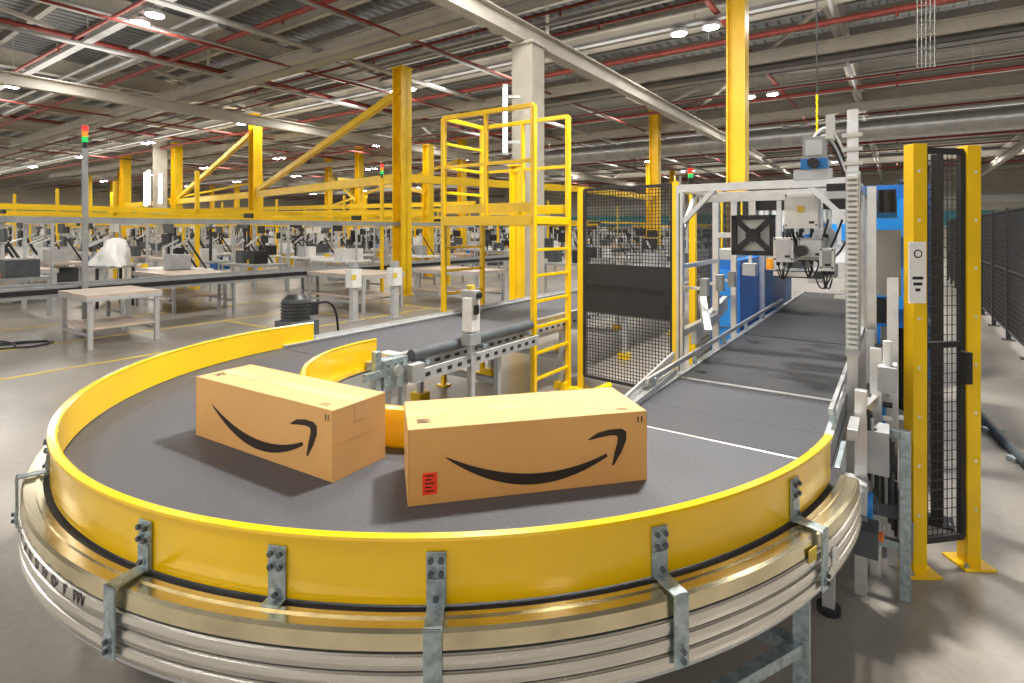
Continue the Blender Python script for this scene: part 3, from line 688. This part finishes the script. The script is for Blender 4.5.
# ---------------------------------------------------------------- workstations mass
PA=empty('packing_area')
ws=B('packing_workstations')
def station(t,c):
    q=random.random()
    ws.bb(t-.5,t+.5,c-.9,c+.9,.74,.80,random.choice([WOOD,GREY,WHITE,GREY]))
    for a in(-.45,.45):
        for b_ in(-.85,.85): ws.bar((t+a,c+b_,0),(t+a,c+b_,.75),.05,.05,ALUW)
    for _ in range(2): ws.box(t+random.uniform(-.2,.2),c+random.uniform(-.6,.6),.98,random.uniform(.2,.6),random.uniform(.2,.6),.36,random.choice([GREY,WHITE,DGREY,DARK,ALUW,DGREY]))
    for _ in range(2):
        h=random.uniform(1.3,2.1); y=c+random.uniform(-.8,.8)
        ws.bar((t,y,.8),(t,y,h),.05,.05,random.choice([GREY,DARK,ALUW])); ws.box(t,y,h,.06,.42,.28,random.choice([DARK,DGREY,WHITE,DARK]))
    for _ in range(2):
        y=c+random.uniform(-.8,.8)
        ws.bar((t+.4,y,.8),(t+.1,y+.3,1.5),.04,.04,DARK); ws.bar((t+.1,y+.3,1.5),(t-.4,y,1.3),.04,.04,ALUW)
    for _ in range(2): ws.box(t+random.uniform(-.4,.4),c+random.uniform(-.8,.8),.85,.12,.12,.1,random.choice([YEL2,BLUE2,ORANGE,CARD,WHITE]))
    if q<.5: ws.box(t+.2,c+.3,.35,.6,.5,.5,random.choice([YEL2,BLUE,GREY,DGREY,CARD]))
    if q>.5: ws.bar((t+.5,c-.9,1.9),(t+.5,c+.9,1.9),.06,.06,YEL2 if q>.75 else ALUW); ws.bar((t+.5,c-.9,0),(t+.5,c-.9,1.9),.05,.05,ALUW); ws.bar((t+.5,c+.9,0),(t+.5,c+.9,1.9),.05,.05,ALUW)
for t in [0.5+2.8*i for i in range(19)]:
    for c in [14.9+2.7*j for j in range(19)]:
        if random.random()<.88: station(t+random.uniform(-.4,.4),c+random.uniform(-.3,.3))
for t in [14+3.4*i for i in range(8)]:
    for c in (5,8): station(t,c)
ws.done(parent=PA)
k=B('overhead_guard_rails')
for c in range(17,66,6):
    k.bar((-2,c,2.3),(45,c,2.3),.1,.14,YEL2)
    for t in range(-2,46,5): k.bar((t,c,0),(t,c,2.3+1.2*((t//5)%2)),.1,.1,YEL2)
k.done(parent=PA)
tt,cc=G(-9.3,12.7)
k=B('sheet_covered_machine',loc=(tt,cc,0),rot=0)
n=24;lev=[(0.0,.40),(.12,.36),(.3,.30),(.5,.27),(.62,.20),(.75,.17),(.82,.06)]
vs=[];fs=[]
for z,r in lev:
    for i in range(n):
        a=2*math.pi*i/n; rr=r*(1+.22*math.sin(3*a+z*5)+.10*math.sin(7*a+3*z)+(.08*math.sin(11*a) if z<.4 else 0)); vs.append((rr*math.cos(a)+.22*z,rr*1.2*math.sin(a)+.15*z,.95+z*.75-.04*abs(math.sin(5*a))*(1-z)))
for j in range(len(lev)-1):
    for i in range(n): fs.append((j*n+i,j*n+(i+1)%n,(j+1)*n+(i+1)%n,(j+1)*n+i))
fs.append(tuple((len(lev)-1)*n+i for i in range(n)))
k.add(vs,fs,WHITE,True); k.bb(-.4,.4,-.4,.4,.9,.95,GREY)
for a in(-.35,.35):
    for b_ in(-.35,.35): k.bar((a,b_,0),(a,b_,.95),.05,.05,DARK)
k.done()
k=B('floor_marking')
k.bb(-3,9,8.55,8.62,0.001,.004,STAIN);k.bb(-3,9,10.6,10.67,0.001,.004,STAIN); k.bb(9,9.07,5,10.67,0.001,.004,STAIN); k.bb(1.8,1.87,8.6,10.6,.001,.004,STAIN);k.bb(5.5,5.57,8.6,10.6,.001,.004,STAIN)
k.bb(7.2,7.27,8.6,10.6,.001,.004,STAIN);k.bb(-3,30,12.7,12.78,.001,.004,STAIN)
k.bb(5,24,-2.3,-2.2,.001,.004,STAIN)
k.done()
k=B('floor_cable',grid=False)
pts=[(-7.6+.5*math.cos(a*.5)*(1+.2*math.sin(a)),8.3+.3*math.sin(a*.7),.015) for a in range(24)]
k.tube(pts,.015,DARK,6); k.done()
k=B('hoist_chain',grid=False); k.cyl((3.05,5.5,3.1),(3.05,5.5,7.7),.006,DARK,6)
for i in range(22): k.box(3.05,5.5,2.35+i*.035,.02 if i%2 else .008,.008 if i%2 else .02,.04,YEL2)
k.cyl((3.05,5.5,2.25),(3.05,5.5,2.35),.04,YEL2,10); k.done(parent=RS)
k=B('cable_ladder',grid=False)
for i in range(5): k.cyl((5.6+i*.06,7.6,4.0),(5.6+i*.06,7.6,7.7),.006,TRAY,6)
for i in range(18): k.bar((5.58,7.6,4.05+i*.2),(5.86,7.6,4.05+i*.2),.01,.01,TRAY)
k.done(parent=RS)

cam=bpy.data.cameras.new('camera');co=bpy.data.objects.new('camera',cam);S.collection.objects.link(co)
co.location=(0,0,1.75);co.rotation_euler=(rad(90),0,0)
cam.sensor_width=36;cam.lens=550/1024*36;cam.shift_y=-111.5/1024;cam.clip_end=300;cam.clip_start=.05
S.camera=co
